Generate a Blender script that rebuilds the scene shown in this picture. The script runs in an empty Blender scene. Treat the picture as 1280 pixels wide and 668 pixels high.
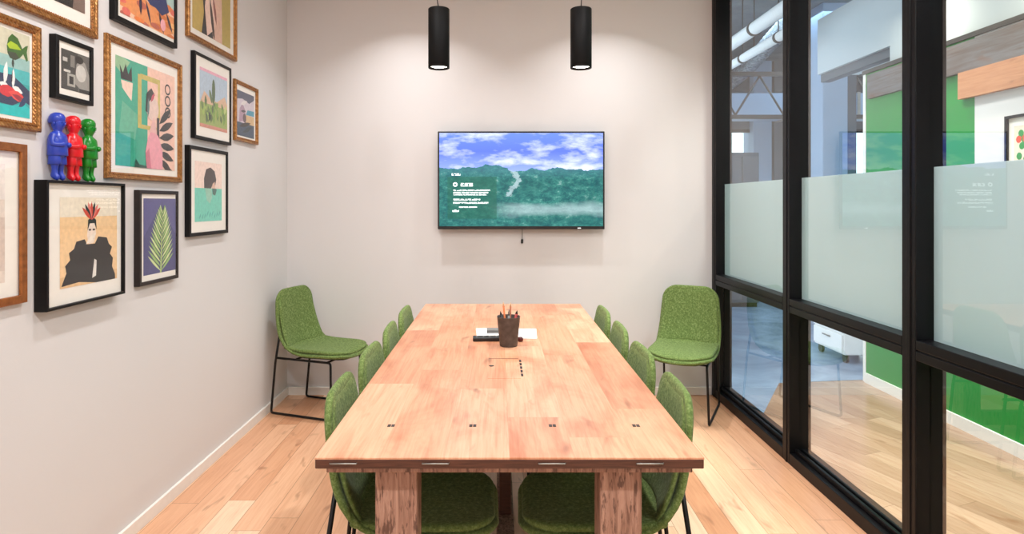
import bpy, bmesh, math, random
from mathutils import Vector, Matrix
from mathutils.geometry import tessellate_polygon
random.seed(7)
scene = bpy.context.scene
COL = scene.collection
PI = math.pi
F, PU, PV, H = 770.0, 623.0, 254.0, 1.38      # focal length in pixels, principal point, eye height

# ------------------------------------------------------------------ materials
def lin(c):
    r = []
    for v in c[:3]:
        v = v / 255.0
        r.append(v / 12.92 if v <= .04045 else ((v + .055) / 1.055) ** 2.4)
    return (r[0], r[1], r[2], 1.0)

class G:
    """small node-graph helper"""
    def __init__(s, name):
        s.m = bpy.data.materials.new(name); s.m.use_nodes = True
        s.t = s.m.node_tree; s.t.nodes.clear()
        s.out = s.t.nodes.new('ShaderNodeOutputMaterial')
    def n(s, kind, **kw):
        nd = s.t.nodes.new(kind)
        for k, v in kw.items():
            if k.startswith('_'): setattr(nd, k[1:], v)
        return nd
    def put(s, sock, v):
        if hasattr(v, 'is_output'): s.t.links.new(v, sock)
        elif v is not None: sock.default_value = v
    def math(s, op, a, b=None, c=None, clamp=False):
        nd = s.n('ShaderNodeMath', _operation=op, _use_clamp=clamp)
        s.put(nd.inputs[0], a)
        if b is not None: s.put(nd.inputs[1], b)
        if c is not None: s.put(nd.inputs[2], c)
        return nd.outputs[0]
    def mix(s, f, a, b, mode='MIX'):
        nd = s.n('ShaderNodeMix', _data_type='RGBA', _blend_type=mode)
        s.put(nd.inputs[0], f); s.put(nd.inputs[6], a); s.put(nd.inputs[7], b)
        return nd.outputs[2]
    def mixs(s, f, a, b):
        nd = s.n('ShaderNodeMixShader')
        s.put(nd.inputs[0], f); s.put(nd.inputs[1], a); s.put(nd.inputs[2], b)
        return nd.outputs[0]
    def coord(s, which='Object'):
        return s.n('ShaderNodeTexCoord').outputs[which]
    def mapping(s, v, scale=(1, 1, 1), rot=(0, 0, 0), loc=(0, 0, 0)):
        nd = s.n('ShaderNodeMapping'); s.put(nd.inputs['Vector'], v)
        nd.inputs['Scale'].default_value = scale; nd.inputs['Rotation'].default_value = rot
        nd.inputs['Location'].default_value = loc
        return nd.outputs[0]
    def noise(s, v, scale=5, detail=3, rough=.5, dist=0):
        nd = s.n('ShaderNodeTexNoise'); s.put(nd.inputs['Vector'], v)
        nd.inputs['Scale'].default_value = scale; nd.inputs['Detail'].default_value = detail
        nd.inputs['Roughness'].default_value = rough; nd.inputs['Distortion'].default_value = dist
        return nd.outputs['Fac']
    def ramp(s, f, stops, interp='LINEAR'):
        nd = s.n('ShaderNodeValToRGB'); s.put(nd.inputs[0], f)
        e = nd.color_ramp.elements; nd.color_ramp.interpolation = interp
        while len(e) < len(stops): e.new(.5)
        for i, (p, c) in enumerate(stops):
            e[i].position = p; e[i].color = c if len(c) == 4 else lin(c)
        return nd.outputs[0]
    def sep(s, v):
        nd = s.n('ShaderNodeSeparateXYZ'); s.put(nd.inputs[0], v); return nd.outputs
    def comb(s, x, y, z=0.0):
        nd = s.n('ShaderNodeCombineXYZ'); s.put(nd.inputs[0], x); s.put(nd.inputs[1], y); s.put(nd.inputs[2], z)
        return nd.outputs[0]
    def white(s, v):
        nd = s.n('ShaderNodeTexWhiteNoise', _noise_dimensions='3D'); s.put(nd.inputs['Vector'], v)
        return nd.outputs['Value']
    def bump(s, h, strength=.2, dist=.01):
        nd = s.n('ShaderNodeBump'); s.put(nd.inputs['Height'], h)
        nd.inputs['Strength'].default_value = strength; nd.inputs['Distance'].default_value = dist
        return nd.outputs[0]
    def bsdf(s, color=None, rough=.5, metal=0.0, normal=None, spec=None, emit=None, estr=0.0, sheen=None, coat=None):
        p = s.n('ShaderNodeBsdfPrincipled')
        s.put(p.inputs['Base Color'], color); s.put(p.inputs['Roughness'], rough); s.put(p.inputs['Metallic'], metal)
        if normal is not None: s.put(p.inputs['Normal'], normal)
        if spec is not None: s.put(p.inputs['Specular IOR Level'], spec)
        if sheen is not None: s.put(p.inputs['Sheen Weight'], sheen)
        if coat is not None: s.put(p.inputs['Coat Weight'], coat)
        if emit is not None:
            s.put(p.inputs['Emission Color'], emit); p.inputs['Emission Strength'].default_value = estr
        return p.outputs[0]
    def done(s, shader):
        s.put(s.out.inputs[0], shader); return s.m

_pl = {}
def plain(name, rgb, rough=.5, metal=0.0, var=.06, scale=30, spec=None, bump=0.0):
    """procedural: base colour with a little noise variation"""
    key = (name, tuple(rgb))
    if key in _pl: return _pl[key]
    g = G(name); c = lin(rgb)
    n = g.noise(g.coord(), scale, 3)
    d = tuple(v * (1 - var) for v in c[:3]) + (1,)
    l = tuple(min(1, v * (1 + var)) for v in c[:3]) + (1,)
    col = g.ramp(n, [(.3, d), (.7, l)])
    nm = g.bump(n, bump, .002) if bump else None
    _pl[key] = g.done(g.bsdf(col, rough, metal, nm, spec))
    return _pl[key]

def wall_mat(name, rgb):
    g = G(name); v = g.coord()
    n = g.noise(v, 220, 3, .6); b = g.noise(v, 1.2, 2)
    c = lin(rgb); d = tuple(x * .965 for x in c[:3]) + (1,)
    return g.done(g.bsdf(g.ramp(b, [(.3, d), (.7, c)]), .85, 0, g.bump(n, .12, .002), spec=.2))

def planks(name, stops, pw, plen, rot, gap=(60, 40, 25), rough=.35, gapw=.012, knots=True, grain=.35, bumpk=.15, spec=.5, coat=None, blotch=0, vert=False):
    """boards running along local Y (before rot)"""
    g = G(name)
    v = g.mapping(g.coord(), rot=(0, 0, rot)); x, y, z = g.sep(v)
    if vert: x = z
    fx = g.math('DIVIDE', x, pw); row = g.math('FLOOR', fx); lx = g.math('FRACT', fx)
    off = g.white(g.comb(row, 3.7, 1.1))
    fy = g.math('ADD', g.math('DIVIDE', y, plen), g.math('MULTIPLY', off, 7.3))
    cell = g.math('FLOOR', fy); ly = g.math('FRACT', fy)
    idv = g.white(g.comb(row, cell, 2.3))
    base = g.ramp(idv, stops)
    shift = g.math('MULTIPLY', idv, 30)
    gv = g.comb(g.math('MULTIPLY', x, 26), g.math('MULTIPLY', y, 1.6), shift)
    gr = g.noise(gv, 1.6, 6, .6, 1.2)
    gr2 = g.noise(g.comb(g.math('MULTIPLY', x, 120), g.math('MULTIPLY', y, 3), shift), 1.2, 3, .6, .4)
    dark = g.mix(1.0, base, lin((190, 130, 85)), 'MULTIPLY')
    col = g.mix(g.math('MULTIPLY', g.ramp(gr, [(.42, (0, 0, 0)), (.78, (255, 255, 255))]), grain), base, dark)
    col = g.mix(g.math('MULTIPLY', g.ramp(gr2, [(.45, (0, 0, 0)), (.8, (255, 255, 255))]), grain * .6), col, dark)
    if knots:
        kn = g.noise(g.comb(g.math('MULTIPLY', x, 9), g.math('MULTIPLY', y, 3.2), shift), 1.6, 2, .5, .5)
        col = g.mix(g.math('MULTIPLY', g.ramp(kn, [(.64, (0, 0, 0)), (.78, (255, 255, 255))]), .6), col, lin((112, 62, 34)))
    if blotch:
        bl = g.noise(g.comb(g.math('MULTIPLY', x, 3.2), g.math('MULTIPLY', y, 1.5), g.math('MULTIPLY', idv, 4)), 1.5, 4, .6, .7)
        col = g.mix(g.math('MULTIPLY', g.ramp(bl, [(.46, (0, 0, 0)), (.70, (255, 255, 255))]), blotch), col, g.mix(1.0, col, lin((214, 174, 150)), 'MULTIPLY'))
    ex = g.math('LESS_THAN', g.math('MINIMUM', lx, g.math('SUBTRACT', 1.0, lx)), gapw)
    ey = g.math('LESS_THAN', g.math('MINIMUM', ly, g.math('SUBTRACT', 1.0, ly)), gapw * pw / plen)
    e = g.math('MAXIMUM', ex, ey)
    col = g.mix(g.math('MULTIPLY', e, .6), col, lin(gap))
    hgt = g.math('SUBTRACT', g.math('MULTIPLY', gr2, .3), e)
    return g.done(g.bsdf(col, rough, 0, g.bump(hgt, bumpk, .002), spec=spec, coat=coat))

M = {}
M['wall'] = wall_mat('white_paint', (217, 215, 215))
M['ceil'] = wall_mat('ceiling_paint', (238, 237, 234))
M['skirt'] = plain('skirting_paint', (236, 232, 226), .45, var=.02)
M['floor'] = planks('oak_floor', [(0, (212, 156, 118)), (.35, (229, 180, 143)), (.7, (240, 198, 164)), (1, (246, 212, 182))],
                    .125, 1.5, 0, gap=(120, 78, 50), rough=.33, grain=.35)
M['hallfloor'] = planks('hall_oak_floor', [(0, (150, 120, 98)), (.5, (164, 134, 110)), (1, (184, 154, 130))],
                    .13, 1.1, math.radians(-22), gap=(100, 75, 55), rough=.22, grain=.4)
M['tabletop'] = planks('table_oak', [(0, (204, 148, 114)), (.3, (213, 159, 125)), (.65, (220, 168, 134)), (1, (226, 177, 144))],
                    .161, 0.9, 0, gap=(196, 138, 104), rough=.3, gapw=.004, grain=.5, bumpk=.06, blotch=.75)
g = G('table_edge_wood'); v = g.coord(); n = g.noise(g.mapping(v, (4, 4, 60)), 3, 4, .6, .6)
M['tabedge'] = g.done(g.bsdf(g.ramp(n, [(.3, (58, 31, 21)), (.7, (92, 54, 39))]), .45))
g = G('rough_leg_wood'); v = g.coord(); n = g.noise(g.mapping(v, (40, 40, 3)), 1.4, 6, .65, 1.0)
n2 = g.noise(g.mapping(v, (75, 75, 14)), 1.5, 4, .6)
col = g.ramp(n, [(.28, (98, 66, 52)), (.5, (152, 114, 96)), (.75, (190, 152, 132))])
col = g.mix(g.math('MULTIPLY', g.ramp(n2, [(.53, (0, 0, 0)), (.62, (255, 255, 255))]), .8), col, lin((76, 48, 38)))
M['legwood'] = g.done(g.bsdf(col, .6, 0, g.bump(n, .5, .004)))
g = G('green_wool'); v = g.coord(); n = g.noise(v, 95, 4, .75); n3 = g.noise(v, 9, 2)
col = g.ramp(n, [(.3, (72, 90, 48)), (.52, (108, 129, 72)), (.72, (150, 167, 112))])
col = g.mix(g.math('MULTIPLY', n3, .25), col, lin((90, 113, 56)))
M['wool'] = g.done(g.bsdf(col, .92, 0, g.bump(n, .5, .003), spec=.12, sheen=.08))
M['black_steel'] = plain('black_steel', (22, 21, 22), .38, .4, var=.1)
M['frame_black'] = plain('black_window_frame', (9, 9, 12), .4, 0, var=.1, spec=.22)
M['seatpan'] = plain('dark_seat_pan', (34, 34, 30), .7)
M['black_plastic'] = plain('black_plastic', (18, 18, 20), .35)
M['pend_black'] = plain('black_lamp_paint', (7, 7, 8), .6, spec=.2)
M['steel'] = plain('brushed_steel', (150, 148, 142), .35, .9)
M['darkmetal'] = plain('dark_metal', (60, 56, 54), .45, .6)
M['paper'] = plain('white_paper', (240, 240, 240), .7, var=.01)
M['mat'] = plain('mat_board', (240, 236, 228), .8, var=.015)
M['grey'] = plain('grey_plastic', (120, 120, 118), .5)
M['green_wall'] = plain('green_paint', (0, 130, 38), .5, var=.04, scale=3)
M['greywood'] = planks('grey_timber', [(0, (108, 106, 110)), (.5, (122, 120, 124)), (1, (136, 132, 134))], 1.2, 3, 0, rough=.6, grain=.8, vert=True, blotch=.6)
M['warmwood'] = planks('warm_timber', [(0, (186, 132, 96)), (.5, (202, 150, 114)), (1, (214, 166, 130))], 1.2, 3, 0, rough=.6, grain=.5, vert=True)
M['bulk'] = wall_mat('bulkhead_paint', (176, 186, 194))
M['column'] = plain('column_paint', (140, 160, 186), .6, var=.03, scale=3)
M['slate'] = plain('slate_paint', (70, 80, 92), .6, var=.06, scale=4)
M['pipe'] = plain('white_pipe', (225, 230, 236), .4, var=.03)
g = G('foil_duct'); v = g.coord(); n = g.noise(v, 30, 3, .6)
w = g.n('ShaderNodeTexWave', _wave_type='BANDS', _bands_direction='Z'); g.put(w.inputs[0], v); w.inputs['Scale'].default_value = 18; w.inputs['Distortion'].default_value = 1.5
M['foil'] = g.done(g.bsdf(g.ramp(n, [(.35, (120, 130, 142)), (.65, (206, 214, 222))]), .32, .75, g.bump(w.outputs['Fac'], .8, .01)))
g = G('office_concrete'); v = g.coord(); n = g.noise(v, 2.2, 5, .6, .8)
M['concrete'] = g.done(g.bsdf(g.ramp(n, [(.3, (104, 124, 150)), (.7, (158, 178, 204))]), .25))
g = G('slab_concrete'); n = g.noise(g.coord(), 3, 5, .6)
M['slab'] = g.done(g.bsdf(g.ramp(n, [(.3, (84, 96, 104)), (.7, (124, 136, 144))]), .8))
g = G('gilt'); v = g.coord(); n = g.noise(v, 60, 4, .6)
w = g.n('ShaderNodeTexWave', _wave_type='BANDS', _bands_direction='DIAGONAL'); g.put(w.inputs[0], v); w.inputs['Scale'].default_value = 45
M['gold'] = g.done(g.bsdf(g.ramp(n, [(.3, (112, 72, 38)), (.55, (172, 120, 66)), (.8, (216, 172, 114))]), .32, .6, g.bump(w.outputs['Fac'], .35, .003)))
M['gold_red'] = plain('bronze_gilt', (160, 98, 52), .36, .6, var=.25, scale=50)
M['frameblack'] = plain('black_lacquer', (11, 10, 11), .45, var=.1, spec=.25)
M['framebrown'] = plain('dark_walnut', (30, 19, 17), .45, var=.2)

def glass_mat(name, tint=(255, 255, 255), ior=1.5, sheets=1.0):
    g = G(name)
    fr = g.n('ShaderNodeFresnel'); fr.inputs['IOR'].default_value = ior
    tr = g.n('ShaderNodeBsdfTransparent'); tr.inputs[0].default_value = lin(tint)
    gl = g.n('ShaderNodeBsdfGlossy'); gl.inputs['Roughness'].default_value = .004
    gl.inputs[0].default_value = (1, 1, 1, 1)
    geo = g.n('ShaderNodeNewGeometry')          # reflect on the outer skin only
    f = g.math('MULTIPLY', fr.outputs[0], g.math('SUBTRACT', 1.0, geo.outputs['Backfacing']))
    f = g.math('MULTIPLY', f, sheets, clamp=True)      # both faces of the sheet reflect
    return g.done(g.mixs(f, tr.outputs[0], gl.outputs[0]))
M['glass'] = glass_mat('window_glass', (250, 254, 253), 1.52, 1.5)
M['picglass'] = glass_mat('picture_glass', (255, 255, 255), 1.5, 1.0)
g = G('frosted_film')
tl = g.n('ShaderNodeBsdfTranslucent'); n = g.noise(g.coord(), 400, 2)
g.put(tl.inputs[0], g.ramp(n, [(.3, (216, 226, 232)), (.7, (226, 236, 240))]))
df = g.n('ShaderNodeBsdfDiffuse'); df.inputs[0].default_value = lin((206, 217, 224))
tr = g.n('ShaderNodeBsdfTransparent'); tr.inputs[0].default_value = lin((226, 236, 235))
M['film'] = g.done(g.mixs(.10, g.mixs(.45, tl.outputs[0], df.outputs[0]), tr.outputs[0]))

def emis(name, rgb, k):
    g = G(name); e = g.n('ShaderNodeEmission'); e.inputs[0].default_value = lin(rgb); e.inputs[1].default_value = k
    return g.done(e.outputs[0])
M['lamp'] = emis('lamp_glow', (255, 246, 232), 9)
M['led'] = emis('status_light', (255, 255, 255), 2)

# ------------------------------------------------------------------ mesh helpers
class MB:
    def __init__(s): s.b = bmesh.new(); s.mats = []
    def mi(s, m):
        if m is None: return 0
        if m not in s.mats: s.mats.append(m)
        return s.mats.index(m)
    def quad(s, pts, m=None):
        f = s.b.faces.new([s.b.verts.new(p) for p in pts]); f.material_index = s.mi(m); return f
    def box(s, lo, hi, m=None, bev=0.0, seg=2):
        i = s.mi(m)
        x0, y0, z0 = lo; x1, y1, z1 = hi
        vs = [s.b.verts.new(p) for p in ((x0,y0,z0),(x1,y0,z0),(x1,y1,z0),(x0,y1,z0),(x0,y0,z1),(x1,y0,z1),(x1,y1,z1),(x0,y1,z1))]
        fs = []
        for q in ((3,2,1,0),(4,5,6,7),(0,1,5,4),(1,2,6,5),(2,3,7,6),(3,0,4,7)):
            f = s.b.faces.new([vs[k] for k in q]); f.material_index = i; fs.append(f)
        if bev:
            es = list({e for f in fs for e in f.edges})
            r = bmesh.ops.bevel(s.b, geom=es, offset=bev, segments=seg, affect='EDGES', profile=.5)
            for f in r['faces']: f.material_index = i
        return vs
    def rings(s, rings, m=None, cap=True, closed=False):
        i = s.mi(m); R = [[s.b.verts.new(p) for p in r] for r in rings]; n = len(R[0])
        pairs = list(zip(R, R[1:])) + ([(R[-1], R[0])] if closed else [])
        for a, b in pairs:
            for k in range(n):
                f = s.b.faces.new((a[k], a[(k+1) % n], b[(k+1) % n], b[k])); f.material_index = i; f.smooth = True
        if cap and not closed:
            f = s.b.faces.new(R[0][::-1]); f.material_index = i
            f = s.b.faces.new(R[-1]); f.material_index = i
    def lathe(s, prof, c=(0, 0, 0), m=None, seg=28, cap=True):
        s.rings([[(c[0] + r*math.cos(2*PI*k/seg), c[1] + r*math.sin(2*PI*k/seg), c[2] + z) for k in range(seg)] for r, z in prof], m, cap)
    def tube(s, pts, r, m=None, seg=10, fillet=0.0, closed=False):
        P = [Vector(p) for p in pts]
        if fillet:
            Q = []
            n = len(P)
            for k in range(n):
                if not closed and k in (0, n-1): Q.append(P[k]); continue
                a, b, c = P[k-1], P[k], P[(k+1) % n]
                da, dc = (a-b), (c-b); fl = min(fillet, da.length*.45, dc.length*.45)
                p0 = b + da.normalized()*fl; p2 = b + dc.normalized()*fl
                for t in (0, .25, .5, .75, 1): Q.append(p0*(1-t)**2 + b*2*t*(1-t) + p2*t*t)
            P = Q
        n = len(P); rg = []
        ref = None
        for k in range(n):
            if closed: t = (P[(k+1) % n] - P[k-1]).normalized()
            else: t = (P[min(k+1, n-1)] - P[max(k-1, 0)]).normalized()
            if ref is None:
                ref = Vector((0, 0, 1)) if abs(t.z) < .9 else Vector((1, 0, 0))
            a = (ref - t*ref.dot(t)).normalized(); ref = a; b = t.cross(a)
            rg.append([P[k] + (a*math.cos(2*PI*j/seg) + b*math.sin(2*PI*j/seg))*r for j in range(seg)])
        s.rings(rg, m, True, closed)
    def poly(s, pts, m=None):
        i = s.mi(m)
        vs = [s.b.verts.new(p) for p in pts]
        for t in tessellate_polygon([[Vector(p) for p in pts]]):
            try:
                f = s.b.faces.new([vs[k] for k in t]); f.material_index = i
            except ValueError: pass
    def build(s, name, mat=None, parent=None, loc=None, fixn=True):
        if fixn: bmesh.ops.recalc_face_normals(s.b, faces=s.b.faces[:])
        me = bpy.data.meshes.new(name); s.b.to_mesh(me); s.b.free()
        for m in (s.mats or [mat]): me.materials.append(m)
        o = bpy.data.objects.new(name, me); COL.objects.link(o)
        if parent is not None: o.parent = parent
        if loc is not None: o.location = loc
        return o

def bake(o):
    """apply the modifiers into plain mesh data"""
    dg = bpy.context.evaluated_depsgraph_get(); dg.update()
    me = bpy.data.meshes.new_from_object(o.evaluated_get(dg)); o.modifiers.clear(); o.data = me
    return o
def smooth(o):
    for p in o.data.polygons: p.use_smooth = True
    return o
def tag(o, label=None, cat=None, group=None, kind=None):
    if label: o['label'] = label
    if cat: o['category'] = cat
    if group: o['group'] = group
    if kind: o['kind'] = kind
    return o
def thing(name, label, cat, loc=(0, 0, 0), rz=0.0, group=None):
    o = bpy.data.objects.new(name, None); COL.objects.link(o); o.empty_display_size = .05
    o.location = loc; o.rotation_euler = (0, 0, rz)
    return tag(o, label, cat, group)
def copy_tree(o, parent=None):
    c = o.copy(); COL.objects.link(c)
    if parent is not None: c.parent = parent
    for ch in list(o.children): copy_tree(ch, c)
    return c
def struct(name, lo, hi, m, parent=None, bev=0.0, label=None):
    b = MB(); b.box(lo, hi, None, bev); o = b.build(name, m, parent)
    if parent is None: o['kind'] = 'structure'
    if label: o['label'] = label
    return o

# ------------------------------------------------------------------ room shell
XL, XF, YB, ZC, YN = -1.521, 1.535, 4.432, 3.02, -1.1
struct('floor', (XL - .1, YN - .1, -.1), (1.655, YB + .12, 0), M['floor'])
struct('ceiling', (XL - .1, YN - .1, ZC), (1.655, YB + .12, ZC + .1), M['ceil'])
struct('wall_left', (XL - .1, YN - .1, 0), (XL, YB + .12, ZC), M['wall'])
struct('wall_back', (XL, YB, 0), (1.655, YB + .12, ZC), M['wall'])
struct('wall_front', (XL, YN - .1, 0), (1.655, YN, ZC), M['wall'])
struct('wall_right', (XF, YN, 0), (1.655, .31, ZC), M['wall'])
b = MB(); b.box((XL, YN, 0), (XL + .014, YB, .058), None, .003); o = b.build('baseboard_left', M['skirt']); tag(o, kind='structure')
b = MB(); b.box((XL + .014, YB - .014, 0), (XF - .01, YB, .058), None, .003); o = b.build('baseboard_back', M['skirt']); tag(o, kind='structure')

# glazed partition: four bays, black steel frame, glass above and below the middle rail, frosted film above it
posts = [4.39, 3.289, 2.306, 1.315, .33]
GX = 1.59
def bay(k, y0, y1):
    """y0 far post centre, y1 near post centre"""
    w = .039
    r = bpy.data.objects.new('window_%d' % k, None); COL.objects.link(r); r.location = (GX, (y0 + y1)/2, 0)
    r['kind'] = 'structure'
    L = r.location
    def add(name, boxes, m, bev=.003):
        b = MB()
        for lo, hi in boxes:
            b.box([lo[i] - L[i] for i in range(3)], [hi[i] - L[i] for i in range(3)], None, bev)
        return b.build(name, m, r)
    # far post and, on the last bay, the near one too
    yy0 = YB if k == 1 else y0 + w
    add('post', [((XF, y0 - w, 0), (1.65, yy0, ZC)), ((XF - .004, y0 - w*.35, 0), (XF + .01, y0 + w*.25, ZC))], M['frame_black'])
    ya, yb = y1 + w, y0 - w
    if k == 4: add('post', [((XF, y1 - w, 0), (1.65, y1 + w, ZC))], M['frame_black'])
    add('bottom_rail', [((XF, ya, 0), (1.65, yb, .06)), ((XF + .03, ya, .06), (GX - .008, yb, .082)), ((GX + .008, ya, .06), (1.64, yb, .082))], M['frame_black'])
    add('middle_rail', [((XF, ya, .80), (1.65, yb, .835)), ((XF, ya, .84), (1.65, yb, .875)), ((XF + .006, ya, .83), (1.645, yb, .845))], M['frame_black'])
    add('top_rail', [((XF, ya, 2.96), (1.65, yb, ZC))], M['frame_black'])
    add('pane', [((GX - .004, ya, .876), (GX + .004, yb, 2.959))], M['glass'], 0)
    add('pane', [((GX - .004, ya, .083), (GX + .004, yb, .799))], M['glass'], 0)
    f = add('frosted_film', [((GX + .0045, ya + .012, .876), (GX + .0055, yb - .012, 1.512))], M['film'], 0)
    f['label'] = 'pale frosted privacy film on the glass'
for k in range(4): bay(k + 1, posts[k], posts[k + 1])

# ------------------------------------------------------------------ hallway and open office beyond the glass
WX = 2.83
struct('floor_hallway', (1.655, -1.2, -.1), (WX + .8, 4.9, 0), M['hallfloor'])
b = MB(); pl = [(1.655, 3.9), (2.15, 4.72), (WX + .8, 4.9), (9.0, 4.9), (9.0, 10.0), (1.655, 10.0)]
b.rings([[(p[0], p[1], -.1) for p in pl], [(p[0], p[1], .002) for p in pl]]); o = b.build('floor_office', M['concrete']); tag(o, kind='structure')
for p in o.data.polygons: p.use_smooth = False
struct('ceiling_office', (1.655, -1.2, 3.6), (9.0, 10.0, 3.75), M['slab'])
struct('wall_hallway_end', (1.655, -1.3, 0), (WX + .8, -1.2, 3.6), M['bulk'])
struct('wall_office_side', (9.0, 4.0, 0), (9.1, 10.0, 3.6), M['bulk'])
struct('wall_office_left', (1.655, 9.9, 0), (3.0, 10.0, 3.6), M['bulk'])
# green partition with a white capping and its skirting
YG = 4.74
struct('wall_hallway_green', (WX, 3.66, .0), (WX + .1, YG, 2.37), M['green_wall'])
struct('wall_hallway_green.001', (WX, -1.2, .0), (WX + .1, 3.66, .98), M['green_wall'])
struct('wall_hallway_white', (WX, -1.2, .98), (WX + .1, 3.66, 2.37), M['wall'])
struct('trim_1', (WX - .004, YG, 0), (WX + .104, YG + .035, 2.40), M['skirt'])
struct('trim_2', (WX - .012, -1.2, 2.37), (WX + .11, YG + .035, 2.40), M['darkmetal'])
struct('baseboard_hallway', (WX - .014, -1.2, 0), (WX, YG, .075), M['skirt'])
struct('trim_3', (WX - .03, -1.2, 2.17), (WX, 4.68, 2.35), M['greywood'])
struct('trim_4', (WX - .034, -1.2, 2.01), (WX, 3.75, 2.17), M['warmwood'])
# white bulkhead over the partition
struct('wall_hallway_upper', (WX + .03, -1.2, 2.40), (WX + .4, 4.50, 3.6), M['bulk'])
struct('wall_hallway_upper.001', (WX + .03, 4.50, 2.53), (WX + .4, 5.52, 3.02), M['bulk'])
struct('trim_5', (WX + .06, 4.50, 2.46), (WX + .14, 5.52, 2.53), M['slate'])
# far window wall: sill, head and piers, panes between
piers = [(3.0, 3.18), (3.42, 3.62), (3.98, 4.26), (4.30, 4.62), (4.92, 5.5), (6.3, 6.6), (7.6, 7.9), (8.8, 9.0)]
for i, (a, c) in enumerate(piers):
    struct('wall_pier' if i == 0 else 'wall_pier.%03d' % i, (a, 9.6, 0), (c, 10.0, 3.6), M['slate'] if i % 3 != 2 else M['column'])
for i in range(len(piers) - 1):
    a, c = piers[i][1], piers[i + 1][0]
    r = bpy.data.objects.new('window_%d' % (5 + i), None); COL.objects.link(r); r.location = (a, 9.8, 0); r['kind'] = 'structure'
    b = MB(); b.box((0, -.03, 0), (c - a, .03, .5)); b.box((0, -.03, 2.55), (c - a, .03, 3.6)); b.build('spandrel', M['slate'], r)
    b = MB()
    for z in (.5, 1.25, 2.50): b.box((0, -.04, z), (c - a, .04, z + .05))
    b.build('frame', M['frame_black'], r)
    b = MB(); b.box((0, -.004, .55), (c - a, .004, 2.5)); b.build('pane', M['glass'], r)

# column, pipes, ducts, trusses, cabinet
t = thing('square_column', 'pale blue grey square column seen through the middle glass bay', 'column', (3.72, 7.0, 0))
b = MB(); b.box((-.14, -.2, 0), (.14, .2, 3.6), None, .012); b.build('shaft', M['column'], t)
b = MB(); b.box((.14, -.19, 0), (.24, .15, 3.6), None, .004); c = b.build('dark_side', M['slate'], t); c['label'] = 'dark slate side of the column'  # the column's darker side, set as a slate-coloured strip
def pipe(name, x, z, r, y0, y1, m, label, cat, group=None):
    t = thing(name, label, cat, (x, y0, z - r), 0, group)
    b = MB(); b.tube([(0, 0, r), (0, y1 - y0, r)], r, seg=20); b.build('pipe_run', m, t)
    n = 5
    for k in range(n):
        y = (y1 - y0)*(k + .5)/n
        b = MB(); b.tube([(0, y - .02, r), (0, y + .02, r)], r*1.12, seg=20); b.build('bracket', M['darkmetal'], t)
        b = MB(); b.tube([(0, y, 2*r), (0, y, 3.6 - (z - r))], .006, seg=6); b.build('hanger_rod', M['darkmetal'], t)
pipe('ceiling_pipe', 2.55, 3.12, .065, 4.7, 9.5, M['pipe'], 'upper white pipe slung under the office ceiling, thickest of the pair', 'pipe')
pipe('ceiling_pipe', 2.60, 2.92, .045, 5.3, 9.5, M['pipe'], 'lower white pipe beside the foil duct, thinner of the pair', 'pipe')
t = thing('flexible_duct', 'crinkled silver foil duct slanting down below the white pipes', 'duct', (3.3, 8.0, 3.0))
b = MB(); P = []
R = []
for k in range(60):
    s = k/59.0
    c = Vector((3.3 + .05*math.sin(s*3), 6.7 + 2.7*s, 3.485 - .44*s + .02*math.sin(s*7)))
    P.append(c - Vector((3.3, 8.0, 3.0)))
for k, c in enumerate(P):
    rr = .10 + (.008 if k % 2 else -.004)
    tdir = (P[min(k+1, 59)] - P[max(k-1, 0)]).normalized()
    a = Vector((1, 0, 0)); a = (a - tdir*a.dot(tdir)).normalized(); bb = tdir.cross(a)
    R.append([c + (a*math.cos(2*PI*j/16) + bb*math.sin(2*PI*j/16))*rr for j in range(16)])
b.rings(R); b.build('duct_sleeve', M['foil'], t)
for k in (14, 30, 46):
    b = MB(); b.tube([P[k], (P[k].x, P[k].y, .6)], .008, seg=6); b.build('hanger_rod', M['darkmetal'], t)
t = thing('roof_truss', 'grey open steel truss crossing the office under the slab', 'truss', (1.7, 7.9, 2.46))
b = MB(); b.box((0, -.03, 0), (6.5, .03, .05)); b.build('bottom_chord', M['darkmetal'], t)
b = MB(); b.box((0, -.03, .55), (6.5, .03, .6)); b.build('top_chord', M['darkmetal'], t)
for k in range(10):
    b = MB(); x = .1 + .62*k
    b.tube([(x, 0, .05), (x + .31, 0, .55)], .014, seg=6); b.tube([(x + .31, 0, .55), (x + .62, 0, .05)], .014, seg=6)
    b.build('lattice_bar', M['darkmetal'], t)
for k in range(4):
    b = MB(); b.tube([(.8 + k*1.6, 0, .58), (.8 + k*1.6, 0, 1.14)], .012, seg=6); b.build('hanger_rod', M['darkmetal'], t)
t = thing('air_duct', 'square blue grey air duct running across the office near the windows', 'duct', (1.7, 8.7, 2.56))
b = MB(); b.box((0, -.2, 0), (6.8, .2, .34), None, .01); b.build('duct_body', M['column'], t)
for k in range(7):
    b = MB(); b.box((.4 + k*.95, -.215, -.012), (.44 + k*.95, .215, .352), None, .002); b.build('flange', M['steel'], t)
for k in range(4):
    b = MB(); b.tube([(.9 + k*1.6, 0, .33), (.9 + k*1.6, 0, 1.04)], .008, seg=6); b.build('hanger_rod', M['darkmetal'], t)
t = thing('equipment_cabinet', 'dark grey tall office cabinet by the far windows, left in first bay', 'cabinet', (3.27, 8.4, 0))
b = MB(); b.box((-.28, -.25, .06), (.18, .25, 2.05), None, .01); b.build('body', M['slate'], t)
b = MB(); b.box((-.265, -.27, .1), (-.055, -.25, 2.0), None, .004); b.build('door', M['slate'], t)
b = MB(); b.box((-.045, -.27, .1), (.165, -.25, 2.0), None, .004); b.build('door', M['slate'], t)
b = MB(); b.box((-.26, -.23, 0), (.16, .23, .06)); b.build('plinth', M['frame_black'], t)
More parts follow.
